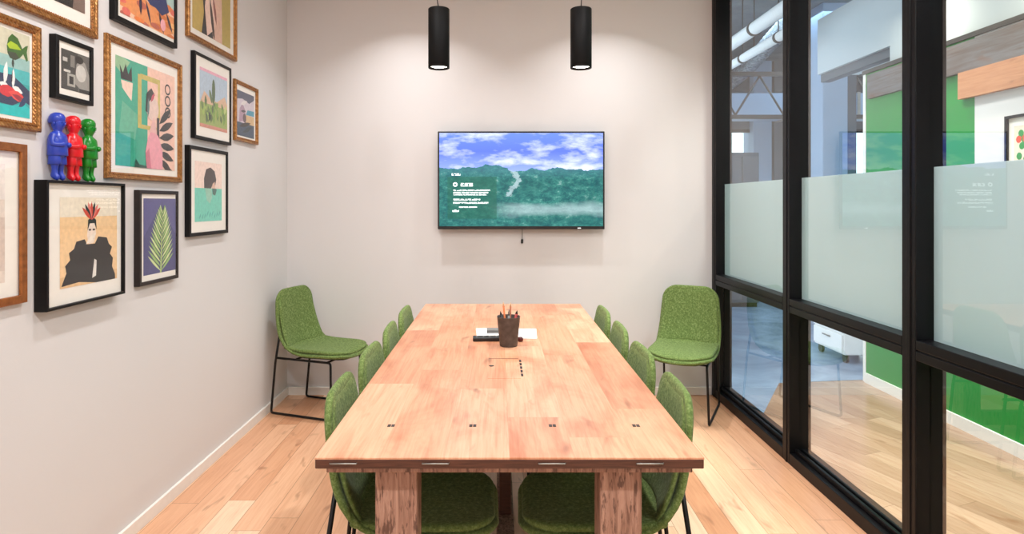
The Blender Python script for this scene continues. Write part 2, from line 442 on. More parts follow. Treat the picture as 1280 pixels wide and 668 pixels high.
t = thing('drawer_pedestal', 'white drawer pedestal on castors behind the green partition end', 'drawers', (3.16, 5.52, 0))
b = MB(); b.box((-.2, -.25, .075), (.2, .25, .60), None, .008); b.build('body', M['paper'], t)
for k in range(3):
    b = MB(); b.box((-.216, -.235, .095 + k*.165), (-.2, .235, .245 + k*.165), None, .003); d = b.build('drawer', M['paper'], t)
    b = MB(); b.tube([(-.225, -.06, .20 + k*.165), (-.225, .06, .20 + k*.165)], .006, seg=8); b.build('handle', M['grey'], d)
for sx in (-.16, .16):
    for sy in (-.2, .2):
        b = MB(); b.tube([(sx - .012, sy, .035), (sx + .012, sy, .035)], .035, seg=18); b.box((sx - .018, sy - .02, .055), (sx + .018, sy + .02, .08)); b.build('castor', M['black_plastic'], t)

# ------------------------------------------------------------------ framed pictures
def flat(rgb): return plain('ink_%02x%02x%02x' % tuple(rgb), rgb, .6, var=.08, scale=60)
def ell(cx, cy, rx, ry, n=20, rot=0.0):
    return [(cx + rx*math.cos(2*PI*k/n)*math.cos(rot) - ry*math.sin(2*PI*k/n)*math.sin(rot),
             cy + rx*math.cos(2*PI*k/n)*math.sin(rot) + ry*math.sin(2*PI*k/n)*math.cos(rot)) for k in range(n)]
def leaf(x, y, a, L, w):
    dx, dy = math.cos(a), math.sin(a); nx, ny = -dy, dx; out = []
    for s, k in ((0, 0), (.3, .8), (.55, 1), (.8, .6), (1, 0), (.8, -.6), (.55, -1), (.3, -.8)):
        out.append((x + dx*L*s + nx*w*k, y + dy*L*s + ny*w*k))
    return out
def rect(x0, y0, x1, y1): return [(x0, y0), (x1, y0), (x1, y1), (x0, y1)]
def ringpoly(cx, cy, rx, ry, w):
    out = []
    for k in range(14):
        a0, a1 = 2*PI*k/14, 2*PI*(k+1)/14
        out.append([(cx+rx*math.cos(a0), cy+ry*math.sin(a0)), (cx+rx*math.cos(a1), cy+ry*math.sin(a1)),
                    (cx+(rx-w)*math.cos(a1), cy+(ry-w)*math.sin(a1)), (cx+(rx-w)*math.cos(a0), cy+(ry-w)*math.sin(a0))])
    return out

def wall_picture(label, y0, y1, z0, z1, d, fw, style, art, bg, shapes, name='framed_picture'):
    """art = (y0, y1, z0, z1) of the print; hangs on the left wall, seen right = +y"""
    t = thing(name, label, 'picture', (XL, (y0 + y1)/2, z0), 0, 'framed pictures on the white wall')
    oy, oz = (y0 + y1)/2, z0
    W0, W1, Hh = y0 - oy, y1 - oy, z1 - z0
    if style == 'gold':
        prof = [(0, 0.001), (0, d*.75), (fw*.12, d), (fw*.4, d), (fw*.5, d*.82), (fw*.62, d*.78), (fw*.72, d*.9), (fw*.86, d*.8), (fw, d*.5), (fw, d*.3)]
    else:
        prof = [(0, 0.001), (0, d - .002), (.002, d), (fw - .002, d), (fw, d - .002), (fw, d*.6)]
    mat = {'gold': M['gold'], 'bronze': M['gold_red'], 'black': M['frameblack'], 'brown': M['framebrown']}[style]
    b = MB()
    rg = [[(dd, W0 + i, i), (dd, W1 - i, i), (dd, W1 - i, Hh - i), (dd, W0 + i, Hh - i)] for i, dd in prof]
    R = [[b.b.verts.new(p) for p in r] for r in rg]
    for A, B in zip(R, R[1:] + [R[0]]):
        for k in range(4): b.b.faces.new((A[k], A[(k+1) % 4], B[(k+1) % 4], B[k]))
    b.build('frame', mat, t)
    if style == 'gold':
        b = MB(); i0 = fw*.9; r = fw*.11; st = r*3.2
        def row(p, q):
            n = max(2, int((Vector(q) - Vector(p)).length/st))
            for k in range(n + 1):
                c = Vector(p).lerp(Vector(q), k/n)
                b.rings([[(c.x + r*math.sin(ph)*.9, c.y + r*math.cos(ph)*math.cos(j*PI/3), c.z + r*math.cos(ph)*math.sin(j*PI/3)) for j in range(6)] for ph in (0, .5, 1.1, 1.5)], None, True)
        xx = d*.68
        row((xx, W0+i0, i0), (xx, W1-i0, i0)); row((xx, W1-i0, i0), (xx, W1-i0, Hh-i0)); row((xx, W0+i0, Hh-i0), (xx, W1-i0, Hh-i0)); row((xx, W0+i0, i0), (xx, W0+i0, Hh-i0))
        b.build('beading', M['gold_red'], t)
    xm = d*(.34 if style in ('gold', 'bronze') else .72)
    b = MB(); b.box((.001, W0 + fw*.8, fw*.8), (xm, W1 - fw*.8, Hh - fw*.8)); b.build('mat', M['mat'], t)
    a0, a1, c0, c1 = art[0] - oy, art[1] - oy, art[2] - oz, art[3] - oz
    b = MB(); b.quad([(xm + .0006, a0, c0), (xm + .0006, a1, c0), (xm + .0006, a1, c1), (xm + .0006, a0, c1)], flat(bg))
    x = xm + .0008
    for rgb, pts in shapes:
        m = flat(rgb)
        pts = [(min(1, max(0, p[0])), min(1, max(0, p[1]))) for p in pts]
        b.poly([(x, a0 + p[0]*(a1 - a0), c0 + p[1]*(c1 - c0)) for p in pts], m); x += .00003
    b.build('print', None, t, fixn=False)
    b = MB(); b.box((max(x + .0005, d*.42, xm + .002), W0 + fw*.95, fw*.95), (max(x + .0005, d*.42, xm + .002) + .0015, W1 - fw*.95, Hh - fw*.95)); b.build('glazing', M['picglass'], t)
    return t
def yw(u, d=0.0): return F*(-XL - d)/(PU - u)

rn = random.Random(3)
INK, PALE = (26, 23, 25), (236, 214, 196)
# top left: gilt frame, cropped by the photo
wall_picture('wide gilt frame at the upper left, cream mat around a yellow and black print', 1.70, 2.315, 1.995, 2.72, .02, .03, 'gold',
             (1.79, yw(107, .01), 2.072, 2.62), (214, 186, 120),
             [((196, 120, 70), rect(0, 0, .35, .8)), (INK, [(.55, 0), (.86, 0), (.92, .3), (.8, .6), (.62, .62), (.5, .3)]), ((120, 100, 90), [(.86, 0), (1, 0), (1, .35), (.9, .3)])])
# fish
FISH = [((150, 190, 186), rect(-3, .5, 1, .70)), ((70, 180, 182), rect(-3, .36, 1, .56)), ((28, 158, 158), rect(-3, .0, 1, .40)),
      ((34, 50, 84), [(-3, .44), (.3, .48), (.6, .42), (1, .33), (1, .16), (.75, .2), (.3, .12), (-3, .16)]),
      ((0, 190, 190), [(-3, .10), (.35, .12), (.75, .17), (1, .12), (1, 0), (-3, 0)]),
      ((56, 104, 30), [(.10, .80), (.13, .72), (.22, .67), (.42, .66), (.60, .70), (.74, .76), (.86, .68), (.93, .70), (.88, .79), (.93, .88), (.82, .86), (.70, .82), (.52, .93), (.30, .96), (.16, .90)]),
      ((166, 196, 30), [(.11, .82), (.2, .78), (.45, .79), (.66, .80), (.5, .85), (.25, .87)]),
      ((58, 68, 48), [(.13, .74), (.2, .68), (.42, .66), (.58, .70), (.44, .75)]), ((46, 60, 50), leaf(.33, .68, -1.5, .12, .05)),
      ((238, 238, 236), leaf(.0, .34, 1.2, .3, .08)), ((240, 240, 238), leaf(.33, .32, 1.45, .24, .07)), ((238, 238, 236), leaf(.3, .34, -.12, .42, .04)), ((40, 36, 40), leaf(.28, .36, 1.4, .18, .02)), ((236, 236, 234), leaf(-.2, .36, -.15, .5, .05)),
      ((206, 40, 52), leaf(-.3, .28, .0, .8, .07)), ((220, 70, 66), leaf(.15, .27, -.08, .7, .06)), ((150, 30, 50), leaf(.3, .25, -.1, .5, .03)), ((34, 54, 96), leaf(.55, .12, .35, .4, .05))]
sh = [(c, [(.70 + .30*p[0], p[1]) for p in q]) for c, q in FISH]
wall_picture('gilt beaded frame with a green fish over a turquoise sea', 1.60, yw(53, .02), 1.612, 1.957, .02, .028, 'gold',
             (1.645, yw(38, .01), 1.652, 1.918), (206, 204, 180), sh)
# small black and white
sh = [((66, 66, 64), rect(0, 0, .55, 1)), ((150, 148, 142), [(.45, .2), (.5, .7), (.62, .86), (.8, .8), (.95, .5), (1, .1), (.7, .05)]), ((200, 198, 192), ell(.66, .5, .18, .22)),
      ((60, 62, 58), leaf(.1, .5, 1.2, .45, .08)), ((170, 168, 160), rect(.2, .1, .46, .42)), ((30, 30, 30), rect(.26, .16, .4, .36)), ((40, 40, 38), ell(.6, .84, .14, .1)),
      ((190, 190, 184), rect(.05, .7, .2, .8)), ((210, 208, 200), rect(.08, .44, .3, .5)), ((28, 28, 28), rect(.6, 0, 1, .1)), ((130, 128, 122), rect(.3, .6, .44, .9))]
wall_picture('small black frame with a grey photographic print, above the blue figurine', yw(61), yw(117.5, .026), 1.738, 1.954, .026, .016, 'black',
             (yw(73, .01), yw(110, .01), 1.776, 1.914), (96, 96, 92), sh)
# large collage
sh = [((52, 168, 140), rect(0, 0, .5, 1)), ((240, 198, 180), rect(.5, 0, 1, 1)), ((150, 190, 150), [(0, .9), (.1, .84), (.22, .98), (.1, 1), (0, 1)]),
      ((96, 180, 150), [(.05, .3), (.3, .26), (.34, .5), (.1, .6)]),
      (INK, [(.08, .80), (.06, .93), (.11, .86), (.15, .95), (.19, .86), (.24, .94), (.25, .80)]), ((244, 214, 196), [(.08, .79), (.26, .79), (.24, .62), (.18, .66), (.1, .72)])]
for a, c in (((.34, .42, .40, .90), (196, 180, 96)), ((.38, .86, .72, .91), (196, 180, 96)), ((.68, .5, .72, .88), (206, 188, 110)), ((.34, .38, .66, .42), (196, 180, 96))): sh.append((c, rect(*a)))
for cy in (.84, .72, .60): sh += [(INK, p) for p in ringpoly(.86, cy, .055, .058, .018)]
for k, a in enumerate((1.0, .6, .25, -.1, -.4, -.75)): sh.append((INK, leaf(.70, .46 - .07*k, a*.7, .28, .04)))
sh += [((50, 44, 50), rect(.66, .12, .70, .52)), ((232, 160, 174), [(.48, 0), (.46, .16), (.50, .30), (.56, .38), (.68, .34), (.76, .2), (.76, .0)]), ((206, 120, 140), [(.48, 0), (.46, .14), (.52, .2), (.56, 0)]),
       ((226, 200, 190), ell(.58, .60, .11, .12)), (INK, [(.46, .56), (.48, .74), (.56, .80), (.62, .74), (.52, .66), (.52, .54)]), ((190, 70, 90), leaf(.55, .66, 1.0, .12, .02)),
       ((90, 120, 120), leaf(.5, .5, 1.5, .2, .02)), ((226, 180, 176), [(.52, .36), (.6, .52), (.66, .36)]), ((30, 80, 70), [(.28, 0), (.3, .08), (.36, .03), (.48, .02), (.48, 0)])]
wall_picture('largest gilt frame, green and pink collage with black leaves and rings', yw(129), yw(228.5, .02), 1.476, 2.037, .02, .026, 'gold',
             (yw(145, .01), yw(219, .01), 1.53, 1.968), (52, 168, 140), sh)
# horse over orange ground
sh = [((244, 200, 170), rect(0, 0, 1, .40)), ((232, 150, 90), [(0, .1), (.4, .02), (.8, 0), (1, .1), (1, .3), (.5, .3), (0, .5)]), ((150, 196, 196), rect(0, .62, 1, 1))]
for k in range(26): sh.append((rn.choice(((236, 130, 60), (250, 190, 120), (226, 110, 96), (214, 120, 60), (190, 100, 80))), ell(rn.random(), rn.random()*.4, .06 + .05*rn.random(), .03 + .02*rn.random(), 9)))
sh += [((28, 48, 104), [(.22, .34), (.3, .52), (.6, .56), (.8, .5), (.86, .34), (.72, .24), (.6, .3), (.5, .30), (.38, .40)]), ((28, 48, 104), [(.22, .5), (.1, .78), (.2, .8), (.34, .56)]),
       ((34, 30, 60), leaf(.33, .36, -1.55, .26, .025)), ((34, 30, 60), leaf(.42, .33, -1.25, .3, .02)), ((40, 30, 50), leaf(.66, .28, -1.25, .30, .025)), ((40, 30, 50), leaf(.8, .32, -1.1, .28, .025)), ((236, 170, 180), ell(.74, .12, .05, .08))]
wall_picture('black frame at the top with a dark blue horse on orange ground', yw(136), yw(222, .026), 2.10, 2.50, .026, .02, 'black',
             (yw(147, .01), yw(217, .01), 2.137, 2.465), (176, 206, 200), sh)
# tall gilt frame top right
sh = [((196, 170, 90), rect(0, 0, .3, 1)), ((184, 164, 80), rect(.72, 0, 1, 1)), ((226, 186, 166), [(.3, 0), (.34, .5), (.5, .9), (.74, .7), (.76, 0)]),
      (INK, [(.22, 0), (.28, .2), (.24, .34), (.22, .8), (.34, .8), (.40, .3), (.52, 0)]), ((238, 206, 190), [(.36, .0), (.3, .25), (.42, .7), (.52, .6), (.56, .1)]), ((60, 46, 44), leaf(.42, .38, -1.25, .45, .035)), ((150, 90, 80), leaf(.5, .42, -1.2, .3, .03)), (INK, leaf(.6, .75, 1.5, .2, .1))]
wall_picture('gilt frame at the top right of the group with an ochre and black figure print', yw(231), yw(297, .02), 2.193, 2.88, .02, .026, 'gold',
             (yw(241, .01), yw(288.5, .01), 2.25, 2.82), (206, 184, 110), sh)
# cactus
sh = [((176, 196, 214), rect(0, .45, 1, .96)), ((230, 170, 190), rect(0, .95, 1, 1)), ((214, 180, 150), [(0, .4), (.15, .62), (.4, .5), (.6, .5), (.9, .64), (1, .5), (1, .3), (0, .3)]), ((150, 170, 90), rect(0, .05, 1, .42)), ((206, 140, 120), rect(0, 0, 1, .06)),
      ((70, 100, 60), ell(.48, .66, .06, .22)), ((86, 116, 70), ell(.38, .56, .04, .12, rot=.4))]
for k in range(34): sh.append((rn.choice(((120, 160, 60), (160, 190, 90), (74, 104, 50), (190, 206, 120), (100, 130, 60))), leaf(.1 + .8*rn.random(), .06 + .3*rn.random(), 1.57 + .9*(rn.random() - .5), .14 + .08*rn.random(), .04)))
sh.append(((40, 60, 40), leaf(.33, .12, 1.5, .18, .05)))
wall_picture('thin black frame with a green cactus under a pale blue sky', yw(238), yw(289.5, .022), 1.703, 2.136, .022, .016, 'black',
             (yw(248, .01), yw(282.5, .01), 1.768, 2.07), (176, 196, 214), sh)
# small gilt right
sh = [((206, 196, 206), rect(0, .5, 1, 1)), ((70, 76, 100), [(0, .8), (.3, .84), (.7, .78), (1, .9), (1, 1), (0, 1)]), ((60, 150, 176), [(.5, .5), (1, .52), (1, .64), (.6, .62)]), ((208, 176, 130), rect(.5, .3, 1, .5)), ((36, 66, 92), rect(0, 0, 1, .3)),
      ((170, 140, 160), [(.1, .3), (.3, .34), (.5, .3), (.46, .6), (.3, .74), (.14, .6)]), ((90, 70, 80), ell(.42, .42, .1, .1)), (INK, leaf(.1, .2, .2, .7, .05)), ((20, 46, 60), leaf(.3, .08, .3, .6, .05)), ((220, 214, 214), leaf(.2, .7, .3, .4, .05)), ((70, 60, 70), leaf(.2, .55, .1, .3, .03))]
wall_picture('smallest gilt frame at the right end with a blue seaside print', yw(291), yw(323.5, .02), 1.743, 2.094, .02, .022, 'gold',
             (yw(297, .01), yw(318, .01), 1.776, 2.04), (206, 196, 206), sh)
# head in the water
sh = [((110, 206, 186), rect(0, 0, 1, .56)), ((60, 50, 50), [(.33, .56), (.32, .72), (.4, .88), (.56, .92), (.72, .86), (.78, .72), (.74, .62), (.62, .60), (.58, .56)]), ((226, 190, 170), [(.6, .56), (.64, .64), (.72, .68), (.74, .56)]),
      ((150, 200, 180), [(.36, .56), (.42, .36), (.54, .30), (.62, .40), (.6, .56)]), ((60, 110, 100), [(.62, .56), (.64, .46), (.74, .44), (.8, .54), (.76, .56)])]
for k in range(9): sh.append(((70, 170, 160), leaf(.15 + .09*k, .03 + .05*rn.random(), 1.0, .12, .015)))
wall_picture('black frame with a dark-haired head half under turquoise water', yw(230.5), yw(285.5, .026), 1.215, 1.663, .026, .018, 'black',
             (yw(241, .01), yw(275, .01), 1.286, 1.59), (242, 218, 206), sh)
# palm leaf
sh = [((84, 84, 140), [(0, .5), (.5, .9), (1, .5), (1, 1), (0, 1)]), ((170, 196, 120), [(.49, 0), (.56, .85), (.58, .85), (.54, 0)])]
for k in range(15):
    y = .02 + .055*k; L = .46*(1 - (k/17.0)**2)
    for sgn in (-1, 1):
        sh.append(((150, 186, 110) if (k + (sgn > 0)) % 2 else (206, 220, 160), leaf(.52 + .003*k, y, PI/2 - sgn*(1.05 - .035*k), L, .022)))
        sh.append(((60, 96, 60), leaf(.52 + .003*k, y + .02, PI/2 - sgn*(1.0 - .035*k), L*.85, .010)))
wall_picture('dark brown frame with a pale green palm leaf on violet', yw(167), yw(223.5, .026), 1.03, 1.435, .026, .016, 'brown',
             (yw(176.5, .01), yw(217, .01), 1.071, 1.40), (66, 66, 122), sh)
# black gown
sh = [((236, 226, 206), rect(0, .78, 1, 1)), ((240, 204, 156), rect(0, 0, 1, .72)), ((228, 190, 140), rect(0, .0, 1, .12)),
      (INK, [(0.02, .02), (.1, .16), (.08, .24), (.16, .30), (.14, .38), (.22, .42), (.26, .5), (.4, .52), (.44, .46), (.58, .46), (.64, .54), (.80, .52), (.84, .44), (.9, .40), (.86, .32), (.92, .26), (.9, .16), (.96, .06), (.96, .0), (.6, .0), (.3, .04)]),
      ((230, 226, 220), [(.53, .06), (.57, .28), (.61, .26), (.6, .08)]), ((236, 220, 206), [(.47, .46), (.44, .56), (.46, .70), (.52, .74), (.58, .70), (.6, .58), (.56, .47)]), (INK, [(.45, .62), (.46, .74), (.53, .78), (.6, .74), (.61, .62), (.57, .70), (.49, .70)]),
      (INK, rect(.47, .615, .51, .635)), (INK, rect(.54, .615, .58, .635)), ((120, 30, 40), rect(.5, .52, .56, .54)), ((240, 230, 216), leaf(.42, .46, .6, .22, .03))]
for k in range(7): sh.append((((206, 70, 50), (226, 120, 110), (30, 30, 34))[k % 3], leaf(.52, .74, 1.57 + .28*(k - 3), .22, .025)))
wall_picture('thick black frame the three figurines stand on, print of a black gown', yw(42), yw(157, .045), 1.022, 1.4565, .045, .010, 'black',
             (yw(70, .02), yw(142, .02), 1.087, 1.40), (240, 204, 156), sh)
# left bronze frame
wall_picture('bronze frame cut off by the left edge of the photo, pale beige print', 1.44, yw(35, .02), 1.064, 1.566, .02, .026, 'bronze',
             (1.5, yw(7, .01), 1.136, 1.5), (226, 212, 200), [((214, 196, 184), rect(0, .1, 1, .55)), ((236, 228, 222), rect(0, .7, 1, 1))])

# ------------------------------------------------------------------ three figurines of standing boys
def figurine(label, rgb, y, name='figurine'):
    m = plain('glossy_plastic_%02x%02x%02x' % rgb, rgb, .3, var=.03)
    t = thing(name, label, 'figurine', (XL + .026, y, 1.457), 0, 'standing boy figurines')
    # joints: +x is the way the figure faces, y sideways
    V, E, Rr = [], [], []
    def v(p, r):
        V.append(p); Rr.append(r); return len(V) - 1
    pel = v((0, 0, .092), (.019, .025))
    waist = v((.001, 0, .112), (.022, .028)); chest = v((.002, 0, .138), (.021, .028)); nk = v((.001, 0, .164), (.010, .010))
    h0 = v((.003, 0, .182), (.0215, .021)); h1 = v((.002, 0, .200), (.023, .0225)); h2 = v((.0, 0, .215), (.016, .016))
    E += [(pel, waist), (waist, chest), (chest, nk), (nk, h0), (h0, h1), (h1, h2)]
    for s in (-1, 1):
        hip = v((0, s*.013, .076), (.015, .0145)); sh_ = v((.0, s*.014, .060), (.016, .0145)); kn = v((.001, s*.0135, .044), (.0098, .0098)); an = v((-.002, s*.0135, .014), (.0085, .0085)); toe = v((.016, s*.015, .0085), (.008, .0095)); hl = v((-.008, s*.0135, .0085), (.008, .008))
        E += [(pel, hip), (hip, sh_), (sh_, kn), (kn, an), (an, toe), (an, hl)]
        so = v((.001, s*.026, .149), (.0135, .0135)); el = v((.005, s*.0315, .120), (.0105, .0105)); wr = v((.027, s*.018, .120), (.0095, .0095)); ha = v((.031, s*.006, .124), (.0085, .009))
        E += [(chest, so), (so, el), (el, wr), (wr, ha)]
    me = bpy.data.meshes.new('body'); me.from_pydata(V, E, []); me.materials.append(m)
    o = bpy.data.objects.new('body', me); COL.objects.link(o)
    sk = o.modifiers.new('s', 'SKIN'); sk.use_smooth_shade = True
    for i, d in enumerate(me.skin_vertices[0].data):
        d.radius = Rr[i]; d.use_root = (i == 0)
    o.modifiers.new('u', 'SUBSURF').levels = 2
    o.modifiers['u'].render_levels = 2
    bake(o); smooth(o)
    # ears, nose, hem of the jumper, cuffs of the shorts are added onto the one body mesh
    bm = bmesh.new(); bm.from_mesh(o.data)
    def ball(c, r):
        r_ = bmesh.ops.create_uvsphere(bm, u_segments=12, v_segments=8, radius=1.0, matrix=Matrix.Translation(c) @ Matrix.Diagonal((r[0], r[1], r[2], 1)))
        for q in r_['verts']:
            for f in q.link_faces: f.smooth = True
    ball((.0245, 0, .189), (.004, .003, .004)); ball((.003, .0225, .19), (.004, .003, .006)); ball((.003, -.0225, .19), (.004, .003, .006))
    ball((.0222, .0075, .196), (.0025, .003, .002)); ball((.0222, -.0075, .196), (.0025, .003, .002)); ball((.0225, 0, .1815), (.003, .005, .0015))
    zmin = min(q.co.z for q in bm.verts)
    for q in bm.verts: q.co.z -= zmin
    bm.to_mesh(o.data); bm.free(); o.data.materials.clear(); o.data.materials.append(m)
    o.parent = t
    def shell(name, prof, sy):
        b = MB(); seg = 24
        b.rings([[(r*math.cos(2*PI*k/seg)*sx + .001, r*math.sin(2*PI*k/seg)*sy, z - zmin) for k in range(seg)] for r, z, sx in prof], None, False)
        return b.build(name, m, t)
    shell('jumper', [(.0265, .084, .98), (.0285, .086, .98), (.0285, .108, .95), (.0285, .135, .92), (.0255, .150, .9), (.014, .163, .95), (.0125, .166, .95)], 1.16)
    b = MB()
    for s in (-1, 1):
        seg = 16
        b.rings([[(r*math.cos(2*PI*k/seg), s*.0135 + r*math.sin(2*PI*k/seg)*.82, z - zmin) for k in range(seg)] for r, z in ((.0175, .094), (.0195, .075), (.0205, .055), (.0188, .0545))], None, False)
    b.build('shorts', m, t)
    b = MB(); seg = 20
    b.rings([[(x0 + r*math.cos(2*PI*k/seg), r*.98*math.sin(2*PI*k/seg), z - zmin) for k in range(seg)] for r, z, x0 in ((.0225, .192, -.004), (.0246, .202, -.002), (.0238, .212, -.0005), (.0185, .222, -.0005), (.009, .2275, -.0005))], None, True)
    b.build('hair', m, t)
    t.scale = (1.05, .97, 1.02)
    return t
figurine('blue figurine of a standing boy, leftmost of three on the black frame', (42, 66, 176), 2.088)
figurine('red figurine of a standing boy, between the blue and the green one', (216, 22, 36), 2.165)
figurine('green figurine of a standing boy, beside the large gilt frame', (10, 128, 30), 2.245)

# ------------------------------------------------------------------ television
t = thing('television', 'flat black television on the back wall showing hills under clouds', 'television', (.161, YB, 1.194))
TW, TH = 1.181, .694
b = MB(); b.box((-TW/2, -.076, 0), (TW/2, -.052, TH), None, .004); b.build('bezel', M['black_plastic'], t)
b = MB(); b.box((-TW/2 + .05, -.054, .05), (TW/2 - .05, -.018, TH - .1), None, .008); b.build('back_cover', M['black_plastic'], t)
b = MB(); b.box((-.2, -.019, .15), (.2, -.0005, .5)); b.build('wall_bracket', M['darkmetal'], t)
b = MB(); b.box((.40, -.078, .006), (.422, -.0755, .011)); c = b.build('status_light', M['led'], t); c['label'] = 'tiny white lit status light'
# picture on the screen
g = G('screen_picture'); uv = g.coord('UV'); x, y, _z = g.sep(uv)
n1 = g.noise(g.mapping(uv, (6, 9, 1)), 1.0, 5, .6, .15)
n1b = g.noise(g.mapping(uv, (3.0, 6.5, 1), loc=(3, 1, 0)), 1.0, 3, .5)
sky = g.ramp(y, [(.60, (150, 172, 240)), (.8, (96, 122, 228)), (1, (110, 142, 240))])
cl = g.ramp(g.math('ADD', g.math('MULTIPLY', n1, .6), g.math('MULTIPLY', n1b, .45)), [(.50, (0, 0, 0)), (.66, (255, 255, 255))])
sky = g.mix(cl, sky, lin((228, 234, 250)))
n2 = g.noise(g.mapping(uv, (16, 14, 1)), 1.0, 8, .78, .2); n2b = g.noise(g.mapping(uv, (5, 6, 1), loc=(1, 5, 0)), 1.0, 3)
land = g.ramp(n2, [(.32, (12, 70, 84)), (.46, (26, 108, 108)), (.58, (62, 146, 134)), (.74, (190, 222, 218))])
land = g.mix(g.math('MULTIPLY', g.ramp(n2b, [(.4, (0, 0, 0)), (.65, (255, 255, 255))]), .4), land, lin((24, 104, 100)))
# far blue hills just under the ridge, pale track low down
far = g.ramp(y, [(.5, (0, 0, 0)), (.6, (255, 255, 255))]); land = g.mix(g.math('MULTIPLY', far, .35), land, lin((90, 150, 170)))
trk = g.math('SUBTRACT', y, g.math('ADD', .12, g.math('MULTIPLY', n2b, .12)))
trk = g.ramp(g.math('ABSOLUTE', trk), [(.02, (255, 255, 255)), (.09, (0, 0, 0))])
trk = g.math('MULTIPLY', trk, g.ramp(x, [(.3, (0, 0, 0)), (.5, (255, 255, 255))]))
land = g.mix(g.math('MULTIPLY', g.math('MULTIPLY', trk, g.math('ADD', n2, .25)), 1.0, clamp=True), land, lin((176, 206, 206)))
# white stepped ridge path
dl = g.math('SUBTRACT', x, g.math('ADD', g.math('ADD', .395, g.math('MULTIPLY', n2, .12)), g.math('MULTIPLY', g.math('ABSOLUTE', g.math('SUBTRACT', y, .50)), -.38)))
pth = g.math('MULTIPLY', g.math('LESS_THAN', g.math('ABSOLUTE', g.math('SUBTRACT', dl, .03)), .018), g.math('MULTIPLY', g.math('GREATER_THAN', y, .32), g.math('LESS_THAN', y, .66)))
land = g.mix(g.math('MULTIPLY', pth, g.math('MULTIPLY', n2, 1.15)), land, lin((210, 230, 236)))
rid = g.math('ADD', .56, g.math('MULTIPLY', g.noise(g.mapping(uv, (5, 0, 1)), 1.0, 5, .55), .26))
rid = g.math('SUBTRACT', rid, .06)
rid = g.math('SUBTRACT', rid, g.math('MULTIPLY', g.math('GREATER_THAN', x, .42), .02))
land = g.mix(1.0, land, lin((192, 196, 198)), 'MULTIPLY'); sky = g.mix(1.0, sky, lin((205, 208, 222)), 'MULTIPLY')
img = g.mix(g.math('GREATER_THAN', y, rid), land, sky)
def inside(a, b_, c, d):
    return g.math('MULTIPLY', g.math('MULTIPLY', g.math('GREATER_THAN', x, a), g.math('LESS_THAN', x, b_)), g.math('MULTIPLY', g.math('GREATER_THAN', y, c), g.math('LESS_THAN', y, d)))
img = g.mix(g.math('MULTIPLY', inside(.05, .35, .08, .53), .62), img, lin((20, 80, 64)))
txt = None
def addm(m_):
    global txt
    txt = m_ if txt is None else g.math('MAXIMUM', txt, m_)
for yy, hh, x0, x1, sc in ((.445, .018, .13, .205, 70), (.385, .007, .085, .31, 120), (.36, .008, .085, .30, 110), (.338, .007, .085, .29, 120),
                           (.285, .009, .085, .25, 100), (.250, .009, .085, .30, 110), (.205, .007, .12, .23, 110), (.165, .012, .08, .12, 80), (.555, .012, .075, .13, 60)):
    nn = g.noise(g.comb(g.math('MULTIPLY', x, sc), g.math('MULTIPLY', y, 60)), 1.0, 1)
    addm(g.math('MULTIPLY', inside(x0, x1, yy - hh, yy + hh), g.math('GREATER_THAN', nn, .44)))
dd = g.math('ADD', g.math('POWER', g.math('MULTIPLY', g.math('SUBTRACT', x, .097), 1.7), 2.0), g.math('POWER', g.math('SUBTRACT', y, .447), 2.0))
addm(g.math('MULTIPLY', g.math('LESS_THAN', dd, .024**2), g.math('GREATER_THAN', dd, .010**2)))
img = g.mix(g.math('MULTIPLY', txt, .85), img, lin((244, 250, 250)))
fr = g.n('ShaderNodeEmission'); g.put(fr.inputs[0], img); fr.inputs[1].default_value = 2.1
gl = g.n('ShaderNodeBsdfGlossy'); gl.inputs['Roughness'].default_value = .05
SCREEN = g.done(g.mixs(.045, fr.outputs[0], gl.outputs[0]))
b = MB(); e = .012
f = b.quad([(-TW/2 + e, -.0765, e + .01), (TW/2 - e, -.0765, e + .01), (TW/2 - e, -.0765, TH - e), (-TW/2 + e, -.0765, TH - e)])
uvl = b.b.loops.layers.uv.new('UVMap')
for lp, c in zip(f.loops, ((0, 0), (1, 0), (1, 1), (0, 1))): lp[uvl].uv = c
b.build('screen', SCREEN, t, fixn=False)
t = thing('hanging_cable', 'short thin grey cable with a black plug hanging under the television', 'cable', (.17, YB - .006, 1.09))
b = MB(); b.tube([(0, 0, .03), (.002, 0, .07), (0, -.004, .13)], .0022, seg=6); b.build('lead', M['grey'], t)
b = MB(); b.box((-.008, -.006, 0), (.008, .005, .03), None, .002); b.build('plug', M['black_plastic'], t)

